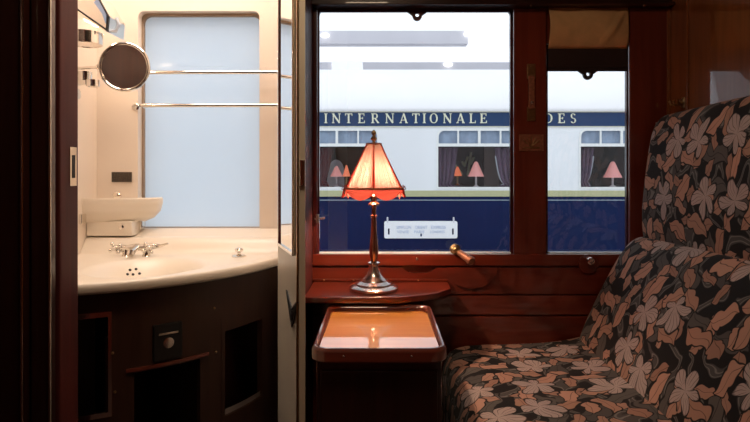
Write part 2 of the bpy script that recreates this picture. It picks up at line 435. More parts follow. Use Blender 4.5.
window(1, 318.5, 511, 9, 253)
window(2, 546.5, 627, 46, 253)

# frosted window
fw = bpy.data.objects.new('window_3', None); col.objects.link(fw); fw.location = (bx_(200), WB+.09, bz_(228)); fw['_base'] = list(fw.location); fw['kind'] = 'structure'
build('frosted_pane', MB().box(bx_(138)+.001, bx_(259.5)-.001, WB+.045, WB+.049, bz_(228.5)+.001, bz_(11)-.001), 'frosted', fw)
o_ = rrect(bx_(138)+.0005, bx_(259.5)-.0005, bz_(228.5)+.0005, bz_(11)-.0005, .02, rs=(0,.0215,.0215,0))
i_ = rrect(bx_(138)+.007, bx_(259.5)-.004, bz_(228.5)+.002, bz_(11)-.010, .02, rs=(0,.026,.026,0))
build('window_frame', MB().poly([o_, i_], WB+.030, WB+.044), 'bronze', fw)

# ---- blinds
def blind(label, px0, px1, py_fab0, py_fab1, py_rail, tabx, fabric=True):
    d = W+.006
    t = thing('window_blind', label, 'blind', (X(tabx, d), d, Z(py_rail, d)), 'roller blinds')
    zt, zb = Z(py_fab1, d), Z(py_rail, d)
    tx = X(tabx, d); hw = .034 ; th = .026
    out = [(X(px0,d), zb), (tx-hw, zb)]
    for k in range(9):
        a = PI + PI*k/8; out.append((tx+.017*math.cos(a), zb-.012+.018*math.sin(a)))
    out += [(tx+hw, zb), (X(px1,d), zb), (X(px1,d), zt), (X(px0,d), zt)]
    h = [(tx+.0065*math.cos(2*PI*k/12), zb-.011+.0065*math.sin(2*PI*k/12)) for k in range(12)]
    rail = build('bottom_rail', MB().poly([out, h], d-.012, d-.002), 'blind_rail' if fabric else 'jamb_wood', t, smooth=False)
    build('rail_bead', MB().box(X(px0,d), X(px1,d), d-.016, d-.012, zb+.01, zb+.017, .002), 'blind_rail', rail)
    if fabric:
        x0, x1 = X(px0+.2, W), X(px1, W); z0, z1 = Z(py_fab1, W), Z(py_fab0, W)
        def fn(u, v):
            x = x0+(x1-x0)*u; s_ = math.sin(PI*v)
            y = W-.004-.022*s_**.7 - .006*math.sin(u*9+v*3)*s_ - .008*max(0, 1-abs((u-.82)-(v-.5)*.35)/.07)*s_
            return (x, y, z0+(z1-z0)*v + .004*math.sin(u*7)*(v)*(1 if v > .9 else .3))
        build('fabric_pouch', MB().grid(fn, 48, 20), 'tan', t, solid=.003)
    return t
blind('tan roller blind part way down the narrow right window, dark bottom rail', 547.3, 626, 7, 48.5, 71.5, 587, True)
blind('dark red blind rail with a pull tab, fully raised in the wide window', 320, 509, 0, 8.8, 12.8, 417, False)

# ---- brass fittings
d = W-.012
t = thing('brass_latch', 'long vertical brass latch on the post between the two windows', 'latch', (X(531,d), d, Z(120,d)))
build('mount_plate', MB().box(X(526.8,d), X(535.2,d), d-.004, d, Z(79,d), Z(64,d), .0015), 'brass', t)
build('mount_plate', MB().box(X(526.8,d), X(535.2,d), d-.004, d, Z(121,d), Z(107,d), .0015), 'brass', t)
build('strap', MB().box(X(528,d), X(534,d), d-.012, d-.001, Z(109,d), Z(76,d), .002), 'copper', t)
build('rivet', MB().sphere((X(531,d), d-.013, Z(103,d)), .006, (1,.5,1)), 'silver', t)
for yy in (67, 76, 110, 118): build('screw', MB().sphere((X(531,d), d-.004, Z(yy,d)), .0028, (1,.6,1)), 'brass', t)
t = thing('embossed_plate', 'small copper plate with an embossed crest on the window post', 'plate', (X(531,d), d, Z(151,d)))
pl = build('plate', MB().box(X(519,d), X(543.5,d), d-.003, d, Z(151,d), Z(134.5,d), .001), 'copper', t)
cr = MB()
for k in range(5):
    cr.tube([(X(531,d), d-.004, Z(147,d)), (X(523+4*k,d), d-.005, Z(140-1.5*(2-abs(k-2)),d))], .0018, 6)
cr.box(X(523,d), X(539,d), d-.005, d-.003, Z(148.5,d), Z(147,d), .0005)
build('crest', cr, 'brass', pl)

# crank handle with its half round plate
d = W-.016
t = thing('crank_handle', 'brass crank handle with cylindrical grip at the sill of the wide window', 'handle', (X(455,d), d, Z(249,d)))
build('boss', MB().lathe([(.018,0),(.018,.008),(.012,.012),(.011,.026),(.006,.030)], (X(455,d), d, Z(249,d)), 'Y'), 'brass', t)
build('arm', MB().tube([(X(455,d), d-.024, Z(249,d)), (X(462,d), d-.034, Z(254,d))], .007, 10), 'brass', t)
a = Vector((X(458,d), d-.030, Z(251,d))); b = Vector((X(470,d-.08), d-.085, Z(260,d-.08)))
build('grip', MB().lathe([(.006,0),(.011,.004),(.010,.012),(.012,.03),(.0125,.050),(.010,.056),(.014,.060),(.015,.068),(.012,.074),(.004,.077)], a, direc=b-a), 'copper', t)
t = tag(build('half_round_plate', MB().poly([[(X(471,W)+.088*math.cos(PI+PI*k/24), wz(266.5)+.072*math.sin(PI+PI*k/24)) for k in range(25)]], W-.019, W-.013), 'mahogany_h', smooth=False),
        'half round wooden plate on the panel below the crank handle', 'plate')
d = W-.016
t = thing('sill_knob', 'small silver knob on a round wooden plate below the narrow window', 'knob', (X(588,d), d, Z(262,d)))
build('backplate', MB().lathe([(.034,0),(.034,.003),(.032,.005)], (X(588,d), d, Z(264,d)), 'Y'), 'mahogany_h', t)
build('knob', MB().lathe([(.010,0),(.008,.008),(.006,.012),(.013,.016),(.012,.024),(.004,.027)], (X(588,d), d-.005, Z(260,d)), 'Y'), 'silver', t)
t = thing('window_bolt', 'small silver bolt on the left edge of the wide window', 'bolt', (X(318,d), d, Z(219,d)))
build('bolt_bar', MB().tube([(X(314.5,d), d-.008, Z(218.5,d)), (X(325,d), d-.008, Z(218,d))], .004, 10), 'silver', t)
build('bolt_keeper', MB().box(X(316,d), X(319.5,d), d-.014, d, Z(223,d), Z(214,d), .002), 'silver', t)
d = W-.016
for px, py in ((417,259), ): tag(build('screw_head', MB().sphere((X(px,d), d, Z(py,d)), .005, (1,.6,1)), 'silver'), 'tiny silver screw in the bottom rail beneath the white sign', 'screw')
for px in (531, 644):
    tag(build('cornice_screw', MB().sphere((X(px,W-.05), W-.05, Z(5.5,W-.05)), .0035, (1,.6,1)), 'silver'),
        'tiny screw in the header above the %s' % ('post between the windows' if px == 531 else 'right hand stile by the corner'), 'screw', 'header screws')

# hook ornament on the right wall
hy = 1.83
t = thing('brass_coat_hook', 'small ornate brass hook on the right wall just above the seat back', 'hook', (XR, hy, 1.36))
hk = MB().lathe([(.018,0),(.018,.004),(.010,.007),(.007,.014)], (XR, hy, 1.37), direc=(-1,0,0))
build('rosette', hk, 'brass', t)
hk = MB()
for s_ in (-1, 0, 1):
    hk.tube([(XR-.012, hy, 1.37), (XR-.022, hy+s_*.012, 1.362), (XR-.032, hy+s_*.022, 1.366), (XR-.034, hy+s_*.026, 1.378)], [.004,.0035,.003,.004], 8)
build('hook', hk, 'brass', t)

# ================================================================== SHELF, TABLE, LAMP
sh = []
pts = [(XP+.001, W-.015), (.235, W-.015), (.228, 1.80), (.20, 1.765)]
for k in range(1, 9):
    a = k/8; pts.append((.20-.14*a, 1.765-.090*(a**.6)))
pts += [(XP+.001, 1.675)]
def plan(mb, pts, z0, z1, bev=0):
    t = bmesh.new(); vs = [t.verts.new((x, y, z0)) for x, y in pts]; f = t.faces.new(vs)
    r = bmesh.ops.extrude_face_region(t, geom=[f]); nv = [g for g in r['geom'] if isinstance(g, bmesh.types.BMVert)]
    bmesh.ops.translate(t, verts=nv, vec=(0, 0, z1-z0)); bmesh.ops.recalc_face_normals(t, faces=t.faces[:])
    if bev:
        es = [e for e in t.edges if abs(e.verts[0].co.z-e.verts[1].co.z) < 1e-6]
        bmesh.ops.bevel(t, geom=es, offset=bev, segments=3, affect='EDGES', profile=.5)
    return mb.merge(t)
t = thing('window_shelf', 'glossy red mahogany shelf below the wide window, carrying the table lamp', 'shelf', (0, W-.015, .749))
build('shelf_board', plan(MB(), pts, .7495, .77, .005), 'mahogany_h', t)
build('back_board', MB().box(XP+.002, .232, W-.028, W-.0145, .7705, .779, .002), 'mahogany_h', t)
for k in (-.19, -.09, .13): build('screw', MB().sphere((k, W-.03, .776), .003), 'brass', t)

TX0, TX1, TY0, TY1, TZ = -.160, .156, 1.272, 1.70, .740
t = thing('bedside_cabinet', 'dark cabinet with glossy orange wood tray top beside the floral seat', 'cabinet', (0, 1.5, 0))
build('body', MB().box(TX0+.012, TX1-.012, TY0+.03, W-.013, .0, TZ-.030, .004), 'dark_wood', t)
def rplan(x0, x1, y0, y1, r): return rrect(x0, x1, y0, y1, r, n=8)
rim = MB()
tb = bmesh.new(); 
def ring(inset, z, r):
    return [Vector((x, y, z)) for x, y in rplan(TX0+inset, TX1-inset, TY0+inset, TY1-inset, r)]
prof = [(0.003,-.030,.04),(0,-.026,.04),(0,-.006,.04),(.003,-.001,.038),(.006,.003,.036),(.010,.003,.034),(.016,-.002,.032),(.019,-.008,.030),(.019,-.020,.030)]
rings = [[tb.verts.new(v) for v in ring(i, TZ+z, r)] for i, z, r in prof]
for a in range(len(rings)-1):
    n = len(rings[a])
    for k in range(n): tb.faces.new((rings[a][k], rings[a][(k+1) % n], rings[a+1][(k+1) % n], rings[a+1][k]))
tb.faces.new(rings[0][::-1])
rim.merge(tb)
rm = build('tray_rim', rim, 'rim_wood', t)
tt = MB(); plan(tt, rplan(TX0+.018, TX1-.018, TY0+.018, TY1-.018, .031), TZ-.022, TZ-.0025)
for v in tt.bm.verts:
    if v.co.z > TZ-.01: v.co.z = TZ-.003-.0108*(v.co.y-TY0)/(TY1-TY0)
build('tray_top', tt, 'table_wood', t, smooth=False)
for k in (-.082, .072): build('screw', MB().sphere((k, TY0, TZ-.013), .0025, (1,.5,1)), 'silver', rm)
build('cabinet_door', MB().box(TX0+.022, TX1-.022, TY0+.024, TY0+.031, .06, TZ-.055, .003), 'dark_wood', t)

# table lamp
LX, LY, LZ = -.0195, 1.775, .770
lamp = thing('table_lamp', 'lit table lamp with pleated salmon silk shade and silver base on the window shelf', 'lamp', (LX, LY, LZ))
base = [(.072,0),(.076,.003),(.076,.010),(.068,.015),(.058,.017),(.056,.022),(.046,.027),(.042,.029),(.040,.034),(.030,.042),(.023,.052),(.018,.064),(.016,.076),(.0165,.080),(.019,.083),(.019,.087),(.012,.090)]
build('base', MB().lathe(base, (LX,LY,LZ)), 'silver', lamp)
stem = [(.010,.088),(.0095,.094),(.012,.102),(.0145,.116),(.015,.130),(.013,.150),(.010,.185),(.0085,.215),(.008,.228),(.011,.231),(.011,.236),(.0075,.239),(.0075,.262),(.009,.266),(.017,.268),(.018,.273),(.010,.279),(.009,.286),(.012,.292),(.012,.300),(.006,.303)]
build('stem', MB().lathe(stem, (LX,LY,LZ)), 'silver_red_reflection', lamp)
build('bulb', MB().sphere((LX,LY,LZ+.345), .016, (1,1,1.35)), 'bulb', lamp)
build('harp_rod', MB().tube([(LX,LY+.022,LZ+.300),(LX,LY+.026,LZ+.35),(LX,LY+.020,LZ+.41),(LX,LY,LZ+.462)], .0018, 8), 'brass', lamp)
ZT, ZB = LZ+.462, LZ+.323       # top ring, band line
RT, RB = .0245, .100
def hexr(a):                      # distance to a softly hexagonal outline, ribs at the front and every 60 degrees
    b = ((a + PI/2) % (PI/3)) - PI/6
    return (math.cos(PI/6)/math.cos(b))
def hexp(R, a): r = R*hexr(a); return (LX+r*math.cos(a), LY+r*math.sin(a))
def fs(u, v):
    a = 2*PI*u; R = RT+(RB-RT)*(1-v)**1.06
    x, y = hexp(R*(1+.012*math.sin(a*60)*(1-.4*v)), a); return (x, y, ZB+(ZT-ZB)*v)
shade = build('lamp_shade', MB().grid(fs, 360, 14, closeu=True), 'silk', lamp)
def fb(u, v):
    a = 2*PI*u; b = ((a+PI/2) % (PI/3))/(PI/3)
    drop = .012+.024*math.sin(PI*b)**.6
    x, y = hexp(RB+.001+.004*math.sin(PI*v)-.008*(1-v), a); return (x, y, ZB-drop*(1-v)+.002*v)
build('scalloped_band', MB().grid(fb, 180, 6, closeu=True), 'shade_band', lamp)
pp = MB()
for k in range(6):
    a = -PI/2+k*PI/3
    pts = [(*hexp(RT+.0015+(RB-RT)*(1-v)**1.06, a), ZB+(ZT-ZB)*v) for v in (0,.25,.5,.75,1)]
    pp.tube([(p[0], p[1], p[2]) for p in pts], [.0016]*5, 8)
build('rib_piping', pp, 'piping', lamp)
for (R, z, r_, nm) in ((RT+.001, ZT, .0035, 'top_trim'), (RB+.002, ZB, .0035, 'band_trim')):
    pts = [(*hexp(R, 2*PI*k/60), z) for k in range(61)]
    build(nm, MB().tube(pts, r_, 8, cap=False), simple('braid_'+nm, (.40,.16,.09), .8, var=.3, scale=200), lamp)
for k in range(6):
    a = -PI/2+k*PI/3; x, y = hexp(RB+.004, a)
    if k == 0 or k == 3: continue
    o2 = Vector((math.cos(a), math.sin(a), 0))
    tz = MB().tube([(x, y, ZB), tuple(Vector((x,y,ZB-.014))+o2*.004), tuple(Vector((x,y,ZB-.028))+o2*.006)], [.003,.0025,.0045], 8)
    tz.tube([(x, y, ZB+.001), tuple(Vector((x,y,ZB+.008))+o2*.006), tuple(Vector((x,y,ZB-.002))+o2*.009), (x, y, ZB-.003)], .0018, 6)
    build('tassel', tz, 'piping', lamp)
fin = MB().lathe([(.012,-.003),(.012,.002),(.005,.005),(.004,.010),(.009,.014),(.010,.019),(.006,.024),(.004,.028),(.008,.033),(.007,.039),(.002,.045)], (LX,LY,ZT), n=20)
build('finial', fin, 'brass', lamp)
for k in range(3):
    a = k*2*PI/3
    build('shade_spoke', MB().tube([(LX,LY,ZT),(LX+RT*.86*math.cos(a),LY+RT*.86*math.sin(a),ZT)], .0015, 6), 'brass', lamp)

# ================================================================== SEAT
def arc_len(pts):
    L_ = [0]
    for i in range(1, len(pts)): L_.append(L_[-1]+math.dist(pts[i], pts[i-1]))
    return L_
def smooth_closed(pts, it=3):
    for _ in range(it):
        q = []
        for i in range(len(pts)):
            a, b = pts[i], pts[(i+1) % len(pts)]
            q += [(a[0]*.75+b[0]*.25, a[1]*.75+b[1]*.25), (a[0]*.25+b[0]*.75, a[1]*.25+b[1]*.75)]
        pts = q
    return pts
def cushion(name, prof, y0, y1, parent, rr=.04, bulge=.012, uvo=(0,0), mat='floral', nv=60):
    """closed X-Z profile swept along Y, rounded at both ends"""
    P = smooth_closed(prof, 3); n = len(P)
    cx = sum(p[0] for p in P)/n; cz = sum(p[1] for p in P)/n
    L_ = arc_len(P+[P[0]])
    ys = []
    for j in range(9): a = PI/2*j/8; ys.append((y0+rr*(1-math.sin(a)), 1-math.cos(a)))
    ys = ys[::-1]; ys = []
    st = [(y0+rr*(1-math.cos(PI/2*j/8)), rr*(1-math.sin(PI/2*j/8))) for j in range(9)]
    mid = [(y0+rr+(y1-y0-2*rr)*j/nv, 0) for j in range(1, nv)]
    en = [(y1-rr*(1-math.cos(PI/2*j/8)), rr*(1-math.sin(PI/2*j/8))) for j in range(8, -1, -1)]
    rows = st+mid+en
    mb = MB(); mb.uv = mb.bm.loops.layers.uv.new('UVMap'); V = []
    nr = []
    for i in range(n):
        a, b = P[i-1], P[(i+1) % n]; dx, dz = b[0]-a[0], b[1]-a[1]; l = math.hypot(dx, dz) or 1
        nx, nz = dz/l, -dx/l
        if nx*(P[i][0]-cx)+nz*(P[i][1]-cz) < 0: nx, nz = -nx, -nz
        nr.append((nx, nz))
    for y, ins in rows:
        bl = bulge*math.sin(PI*(y-y0)/(y1-y0))
        V.append([mb.bm.verts.new((P[i][0]-nr[i][0]*(ins-bl*.5), y, P[i][1]-nr[i][1]*(ins-bl*.5))) for i in range(n)])
    acc = 0; vs = [0]
    for j in range(1, len(rows)):
        acc += math.hypot(rows[j][0]-rows[j-1][0], rows[j][1]-rows[j-1][1]); vs.append(acc)
    for j in range(len(rows)-1):
        for i in range(n):
            i2 = (i+1) % n
            f = mb.bm.faces.new((V[j][i], V[j][i2], V[j+1][i2], V[j+1][i]))
            for lo, uvv in zip(f.loops, ((L_[i], vs[j]), (L_[i+1], vs[j]), (L_[i+1], vs[j+1]), (L_[i], vs[j+1]))):
                lo[mb.uv].uv = (uvv[0]+uvo[0], uvv[1]+uvo[1])
    for row in (V[0], V[-1]):
        f = mb.bm.faces.new(row)
        for lo in f.loops: lo[mb.uv].uv = (lo.vert.co.x+uvo[0], lo.vert.co.z+uvo[1])
    return build(name, mb, mat, parent, angle=60)

seat = thing('floral_seat', 'upholstered bench seat in dark velvet with peach leaves and mauve blossoms by the window', 'seat', (.6, 1.2, 0))
YN, YF = .50, W-.022
cushion('seat_cushion', [(.215,.16),(.205,.30),(.205,.42),(.212,.50),(.235,.545),(.30,.562),(.45,.564),(.60,.572),(.72,.60),(.80,.58),(.90,.50),(.90,.16),(.6,.15),(.4,.15)], YN, YF, seat, rr=.03, uvo=(0,0))
cushion('backrest', [(.66,.50),(.655,.57),(.70,.68),(.755,.79),(.80,.87),(.845,.925),(.90,.93),(.955,.90),(.958,.70),(.958,.50),(.85,.48)], YN, YF-.005, seat, rr=.05, uvo=(1.7,.4), bulge=.03)
cushion('head_cushion', [(.885,.87),(.865,.93),(.862,1.02),(.872,1.12),(.885,1.22),(.90,1.29),(.925,1.325),(.955,1.335),(.972,1.32),(.974,1.15),(.974,.90),(.93,.85)], YN, YF-.03, seat, rr=.045, uvo=(3.1,.9), bulge=.02)
build('seat_base', MB().box(.25, .975, YN+.01, YF-.01, .0, .17, .005), 'dark_wood', seat)

# ================================================================== LEFT FOREGROUND
struct('trim_11', MB().box(X(51,1.185), X(79,1.26), 1.185, 1.26, 0, TOP, .006), 'matte_wood')      # door jamb
jx = X(79,1.26)
t = thing('latch_plate', 'metal latch keeper on the edge of the left door jamb', 'latch', (jx, 1.235, Z(180,1.235)))
build('plate', MB().box(jx-.0005, jx+.0015, 1.222, 1.248, Z(186,1.23), Z(147,1.23), .0005), 'chrome', t)
build('latch_slot', MB().box(jx+.0010, jx+.0022, 1.229, 1.241, Z(178,1.23), Z(155,1.23), .0003), 'black', t)
dr = bpy.data.objects.new('door_1', None); col.objects.link(dr); dr.location = (-.75, 1.15, 0); dr['_base'] = [-.75, 1.15, 0]; dr['kind'] = 'structure'
build('folded_leaf', MB().box(XL+.001, X(22,1.13), 1.13, 1.16, .02, TOP-.02, .003), 'dark_wood', dr)
build('folded_leaf', MB().box(X(24.5,1.13), X(49,1.15), 1.15, 1.175, .02, TOP-.02, .003), 'dark_wood', dr)
build('edge_strip', MB().tube([(X(23,1.13), 1.127, .1), (X(23,1.13), 1.127, TOP-.1)], .0028, 10), 'chrome', dr)
build('edge_strip', MB().tube([(X(50,1.15), 1.149, .1), (X(50,1.15), 1.149, TOP-.1)], .0028, 10), 'chrome', dr)

# ---- washroom door leaf, standing open
A = Vector((-.262, 1.435, 0)); B = Vector((-.172, 1.19, 0)); u = (B-A).normalized(); nrm = Vector((u.y, -u.x, 0)).normalized()
LN = (B-A).length
fr = Matrix(((u.x, -nrm.x, 0, A.x), (u.y, -nrm.y, 0, A.y), (0, 0, 1, 0), (0, 0, 0, 1)))     # local x along leaf, local -y out of the washroom-facing face
# nrm points to the washroom side (left)
if nrm.x > 0: nrm = -nrm; fr = Matrix(((u.x, -nrm.x, 0, A.x), (u.y, -nrm.y, 0, A.y), (0, 0, 1, 0), (0, 0, 0, 1)))
def lbox(x0, x1, y0, y1, z0, z1, bev=0):
    m_ = MB().box(x0, x1, y0, y1, z0, z1, bev); bmesh.ops.transform(m_.bm, matrix=fr, verts=m_.bm.verts[:]); return m_
dl = bpy.data.objects.new('door_2', None); col.objects.link(dl); dl.location = A; dl['_base'] = list(A); dl['kind'] = 'structure'
build('door_leaf', lbox(0, LN, 0, .014, .01, TOP-.03, .002), 'leaf_paint', dl)
mz0, mz1 = .962, 2.02
ffr = MB(); x0, x1 = .040, LN-.036
for q in ((x0, x0+.008, mz0, mz1), (x1-.008, x1, mz0, mz1), (x0, x1, mz0, mz0+.008), (x0, x1, mz1-.008, mz1)):
    b_ = lbox(q[0], q[1], -.008, 0, q[2], q[3], .0015); ffr.merge(b_.bm)
mf = build('mirror_frame', ffr, 'chrome', dl)
build('mirror_glass', lbox(x0+.007, x1-.007, -.004, -.001, mz0+.007, mz1-.007), 'mirror', mf)
em = MB()
exc = LN*.74; ez = Z(300, 1.25)+.004
def emb(p):
    q = bmesh.new(); vs = [q.verts.new((a, -.0035, b)) for a, b in p]; f = q.faces.new(vs)
    r = bmesh.ops.extrude_face_region(q, geom=[f]); nv = [g for g in r['geom'] if isinstance(g, bmesh.types.BMVert)]
    bmesh.ops.translate(q, verts=nv, vec=(0, .003, 0)); bmesh.ops.recalc_face_normals(q, faces=q.faces[:])
    em.merge(q, fr)
for k in range(3):                         # nested chevrons of a winged crest
    w_, dz = .066-.018*k, -.013*k
    for sg in (-1, 1):
        emb([(exc+sg*w_, ez+.004+dz), (exc+sg*(w_-.012), ez+.004+dz), (exc, ez-.024+dz*.9), (exc, ez-.0275+dz*.9)][::sg])
for sg in (-1, 1):
    emb([(exc+sg*.066, ez+.005), (exc+sg*.059, ez+.005), (exc+sg*.010, ez-.052), (exc+sg*.014, ez-.055)][::sg])
emb([(exc-.012, ez-.052), (exc+.012, ez-.052), (exc, ez-.066)])
build('winged_emblem', em, 'ebony', dl)
build('door_latch', lbox(LN-.001, LN+.004, .001, .012, Z(186,1.19), Z(160,1.19), .001), 'chrome', dl)
build('edge_moulding', lbox(LN-.012, LN-.004, -.004, .0, .02, TOP-.04, .001), 'brass', dl)

# ================================================================== WASHROOM
CXB, CYB, AX, AY = XWL+.001, WB-.001, .685, .64
DZ = .874
def sst(t): t = max(0, min(1, t)); return t*t*(3-2*t)
def deck(x, y, r):
    z = DZ
    e = math.hypot((x+.665)/.170, (y-1.60)/.175)
    if e < 1: z -= .095*sst((1-e)/.65)
    z += .050*sst((y-1.83)/.055)                      # upstand at the back
    z = min(z, DZ+.050)
    if r > .93: z += .004*math.sin(PI*min(1, (r-.93)/.05))*.6
    return z
bas = MB()
NU, NV = 150, 110
rows = []
for i in range(NU+1):
    r = i/NU; row = []
    for j in range(NV+1):
        th = -PI/2*j/NV
        x = CXB+AX*r*math.cos(th); y = CYB+AY*r*math.sin(th)
        row.append(bas.bm.verts.new((x, y, deck(x, y, r)) if i else (CXB, CYB, deck(CXB, CYB, 0)+0)))
    rows.append(row)
for (dr_, dz_) in ((.004,-.003),(.006,-.009),(.006,-.022),(.0,-.028),(-.03,-.030)):
    row = []
    for j in range(NV+1):
        th = -PI/2*j/NV; x = CXB+(AX+dr_)*math.cos(th); y = CYB+(AY+dr_)*math.sin(th)
        x0_ = CXB+AX*math.cos(th); y0_ = CYB+AY*math.sin(th)
        row.append(bas.bm.verts.new((x, y, deck(x0_, y0_, 1)+dz_)))
    rows.append(row)
for i in range(len(rows)-1):
    for j in range(NV): bas.bm.faces.new((rows[i][j], rows[i][j+1], rows[i+1][j+1], rows[i+1][j]))
bmesh.ops.remove_doubles(bas.bm, verts=bas.bm.verts[:], dist=1e-5)
basin = thing('corner_basin', 'cream ceramic corner washbasin with an oval bowl below the frosted window', 'sink', (XWL+.2, 1.75, DZ-.03))
build('basin_top', bas, 'ceramic', basin, angle=50)
# overflow holes on the far side of the bowl
for (px, py) in ((130,270.5), (136,269.8), (127.5,275), (133,274.6), (139.5,274)):
    dd = 1.45
    while dd < 1.85:
        if Z(py, dd) <= deck(X(px, dd), dd, 0): break
        dd += .002
    x, y = X(px, dd), dd; z = deck(x, y, 0); e = .003
    n_ = Vector((-(deck(x+e, y, 0)-deck(x-e, y, 0))/(2*e), -(deck(x, y+e, 0)-deck(x, y-e, 0))/(2*e), 1)).normalized()
    build('overflow_hole', MB().lathe([(.0042,-.002),(.0042,.0012)], (x, y, z), direc=n_, n=12), 'black', basin)

# tap
ty = 1.80; tz = .898; tx = X(136, ty)
t = thing('mixer_tap', 'chrome mixer tap with two turned handles lying along the back of the basin', 'tap', (tx, ty, DZ))
build('tap_body', MB().tube([(tx-.065,ty,tz-.002),(tx-.045,ty,tz),(tx-.030,ty,tz+.001),(tx,ty,tz+.003),(tx+.030,ty,tz+.005),(tx+.045,ty,tz+.006),(tx+.072,ty,tz+.008)], [.007,.012,.009,.013,.009,.012,.007], 14)
      .lathe([(.016,0),(.012,.006),(.009,.022)], (tx-.032, ty, DZ-.001)).lathe([(.016,0),(.012,.006),(.009,.026)], (tx+.034, ty, DZ-.001)), 'chrome', t)
build('spout', MB().tube([(tx+.004,ty,tz+.003),(tx+.006,ty-.03,tz+.001),(tx+.008,ty-.055,tz-.006),(tx+.008,ty-.060,tz-.014)], [.011,.011,.012,.009], 14), 'chrome', t)
for cx_ in (tx-.060, tx+.046):
    h = MB()
    for k in range(4):
        a = k*PI/2+.55
        h.tube([(cx_, ty-.012, tz+.003), (cx_+.017*math.cos(a), ty-.016, tz+.003+.014*math.sin(a))], [.006,.005], 8)
        h.sphere((cx_+.018*math.cos(a), ty-.016, tz+.003+.015*math.sin(a)), .0065)
    h.lathe([(.009,0),(.009,.012),(.005,.018)], (cx_, ty-.006, tz+.003), 'Y')
    build('cross_handle', h, 'chrome', t)
build('lever', MB().tube([(tx+.068,ty,tz+.008),(tx+.085,ty-.01,tz+.010),(tx+.108,ty-.012,tz+.018)], [.008,.005,.003], 10), 'chrome', t)

kx, ky = X(239, 1.785), 1.785
t = thing('pop_up_knob', 'small round chrome pull knob on the right side of the basin', 'knob', (kx, ky, DZ))
build('flange', MB().lathe([(.023,-.002),(.023,.003),(.018,.006),(.008,.008)], (kx, ky, DZ)), 'chrome', t)
build('knob', MB().lathe([(.006,.006),(.006,.014),(.012,.017),(.014,.022),(.011,.027),(.003,.029)], (kx, ky, DZ)), 'chrome', t)

# vanity cabinet below: curved front with openings
vc = thing('vanity_cabinet', 'dark brown curved cabinet with open compartments under the washbasin', 'cabinet', (XWL+.2, 1.75, 0))
VA, VB = AX-.035, AY-.035
def vpt(th, off, z): return (CXB+(VA+off)*math.cos(-th), CYB+(VB+off)*math.sin(-th), z)
def curved_panel(mb, t0, t1, z0, z1, th_=.018, off=0, n=24):
    def outer(u, v): return vpt(t0+(t1-t0)*u, off, z0+(z1-z0)*v)
    def inner(u, v): return vpt(t0+(t1-t0)*u, off-th_, z0+(z1-z0)*v)
    mb.grid(outer, n, 1); mb.grid(inner, n, 1, flip=True)
    for v in (0, 1): 
        mb.grid(lambda u, w, v=v: (Vector(outer(u, v))*(1-w)+Vector(inner(u, v))*w), n, 1)
    for uu in (0, 1):
        mb.grid(lambda w, v, uu=uu: (Vector(outer(uu, v))*(1-w)+Vector(inner(uu, v))*w), 1, 1)
    bmesh.ops.remove_doubles(mb.bm, verts=mb.bm.verts[:], dist=1e-6)
def th_of(px, n=400):
    best = None
    for i in range(n+1):
        th = PI/2*i/n; x, y, _ = vpt(th, 0, 0); p = CX+x*F/y
        if best is None or abs(p-px) < best[0]: best = (abs(p-px), th)
    return best[1]
def z_at(px, py): th = th_of(px); _, y, _ = vpt(th, 0, 0); return Z(py, y)
tL0, tL1 = PI/2, th_of(112)            # left opening
tM0, tM1 = th_of(134), th_of(200)      # lower middle opening
tR0, tR1 = th_of(225), th_of(262)      # right opening
zt = DZ-.029
zLtop = z_at(100, 317); zMtop = z_at(165, 367); zRtop = z_at(242, 326); zRbot = z_at(242, 398)
body = MB()
curved_panel(body, tL1, 0.02, zMtop, zt) if False else None
segs = [(tL0, tL1, zLtop, zt), (tL1, tM0, .0, zt), (tM0, tM1, zMtop, zt), (tM1, tR0, .0, zt), (tR0, tR1, zRtop, zt), (tR0, tR1, .0, zRbot-.03), (tR1, .02, .0, zt)]
segs += [(tL0, tL1, 0, z_at(100, 416)), (tM0, tM1, 0, .08)]
for a, b, z0, z1 in segs: curved_panel(body, b, a, z0, z1)
build('curved_front', body, 'cabinet_wood', vc, angle=25)
inn = MB(); inn.box(XWL+.01, -.272, WB-.03, WB-.012, 0, zt-.12)
inn.box(X(120,1.5), X(120,1.5)+.012, 1.42, WB-.03, 0, zt-.12).box(X(212,1.55), X(212,1.55)+.012, 1.60, WB-.03, 0, zt-.12)
build('inner_dividers', inn, 'dark_wood', vc)
def strip(t0, t1, z0, z1, out, mat, nm):
    s_ = MB(); curved_panel(s_, t1, t0, z0, z1, th_=.006, off=out); return build(nm, s_, mat, vc, angle=25)
strip(th_of(126), th_of(207), zMtop+.006, zMtop+.014, .008, 'rim_wood', 'moulding')
strip(tR0, tR1, zRbot-.032, zRbot-.012, -.004, 'silver', 'shelf_edge')
strip(tL0, tL1, zLtop-.001, zLtop+.012, .003, 'chrome', 'opening_trim')
strip(tL1+.012, tL1, z_at(100,416), zLtop, .003, 'chrome', 'opening_trim')
strip(tL0, tL1, z_at(100,418), z_at(100,413), .003, 'chrome', 'opening_trim')
thq = th_of(167); qx, qy, _ = vpt(thq, 0, 0); qn = Vector((math.cos(-thq)/VA, math.sin(-thq)/VB, 0)).normalized(); qt = Vector((-qn.y, qn.x, 0))
qf = Matrix(((qt.x, qn.x, 0, qx), (qt.y, qn.y, 0, qy), (0, 0, 1, Z(341, qy)), (0, 0, 0, 1)))
lk = MB().box(-.038, .038, -.006, .008, -.048, .048, .004); bmesh.ops.transform(lk.bm, matrix=qf, verts=lk.bm.verts[:])
lo_ = build('lock_plate', lk, 'ebony', vc)
lk = MB().lathe([(.014,.006),(.014,.012),(.006,.014)], (0,0,-.002), direc=(0,1,0), n=16).box(-.026,.026,.007,.011,.020,.026,.001); bmesh.ops.transform(lk.bm, matrix=qf, verts=lk.bm.verts[:])
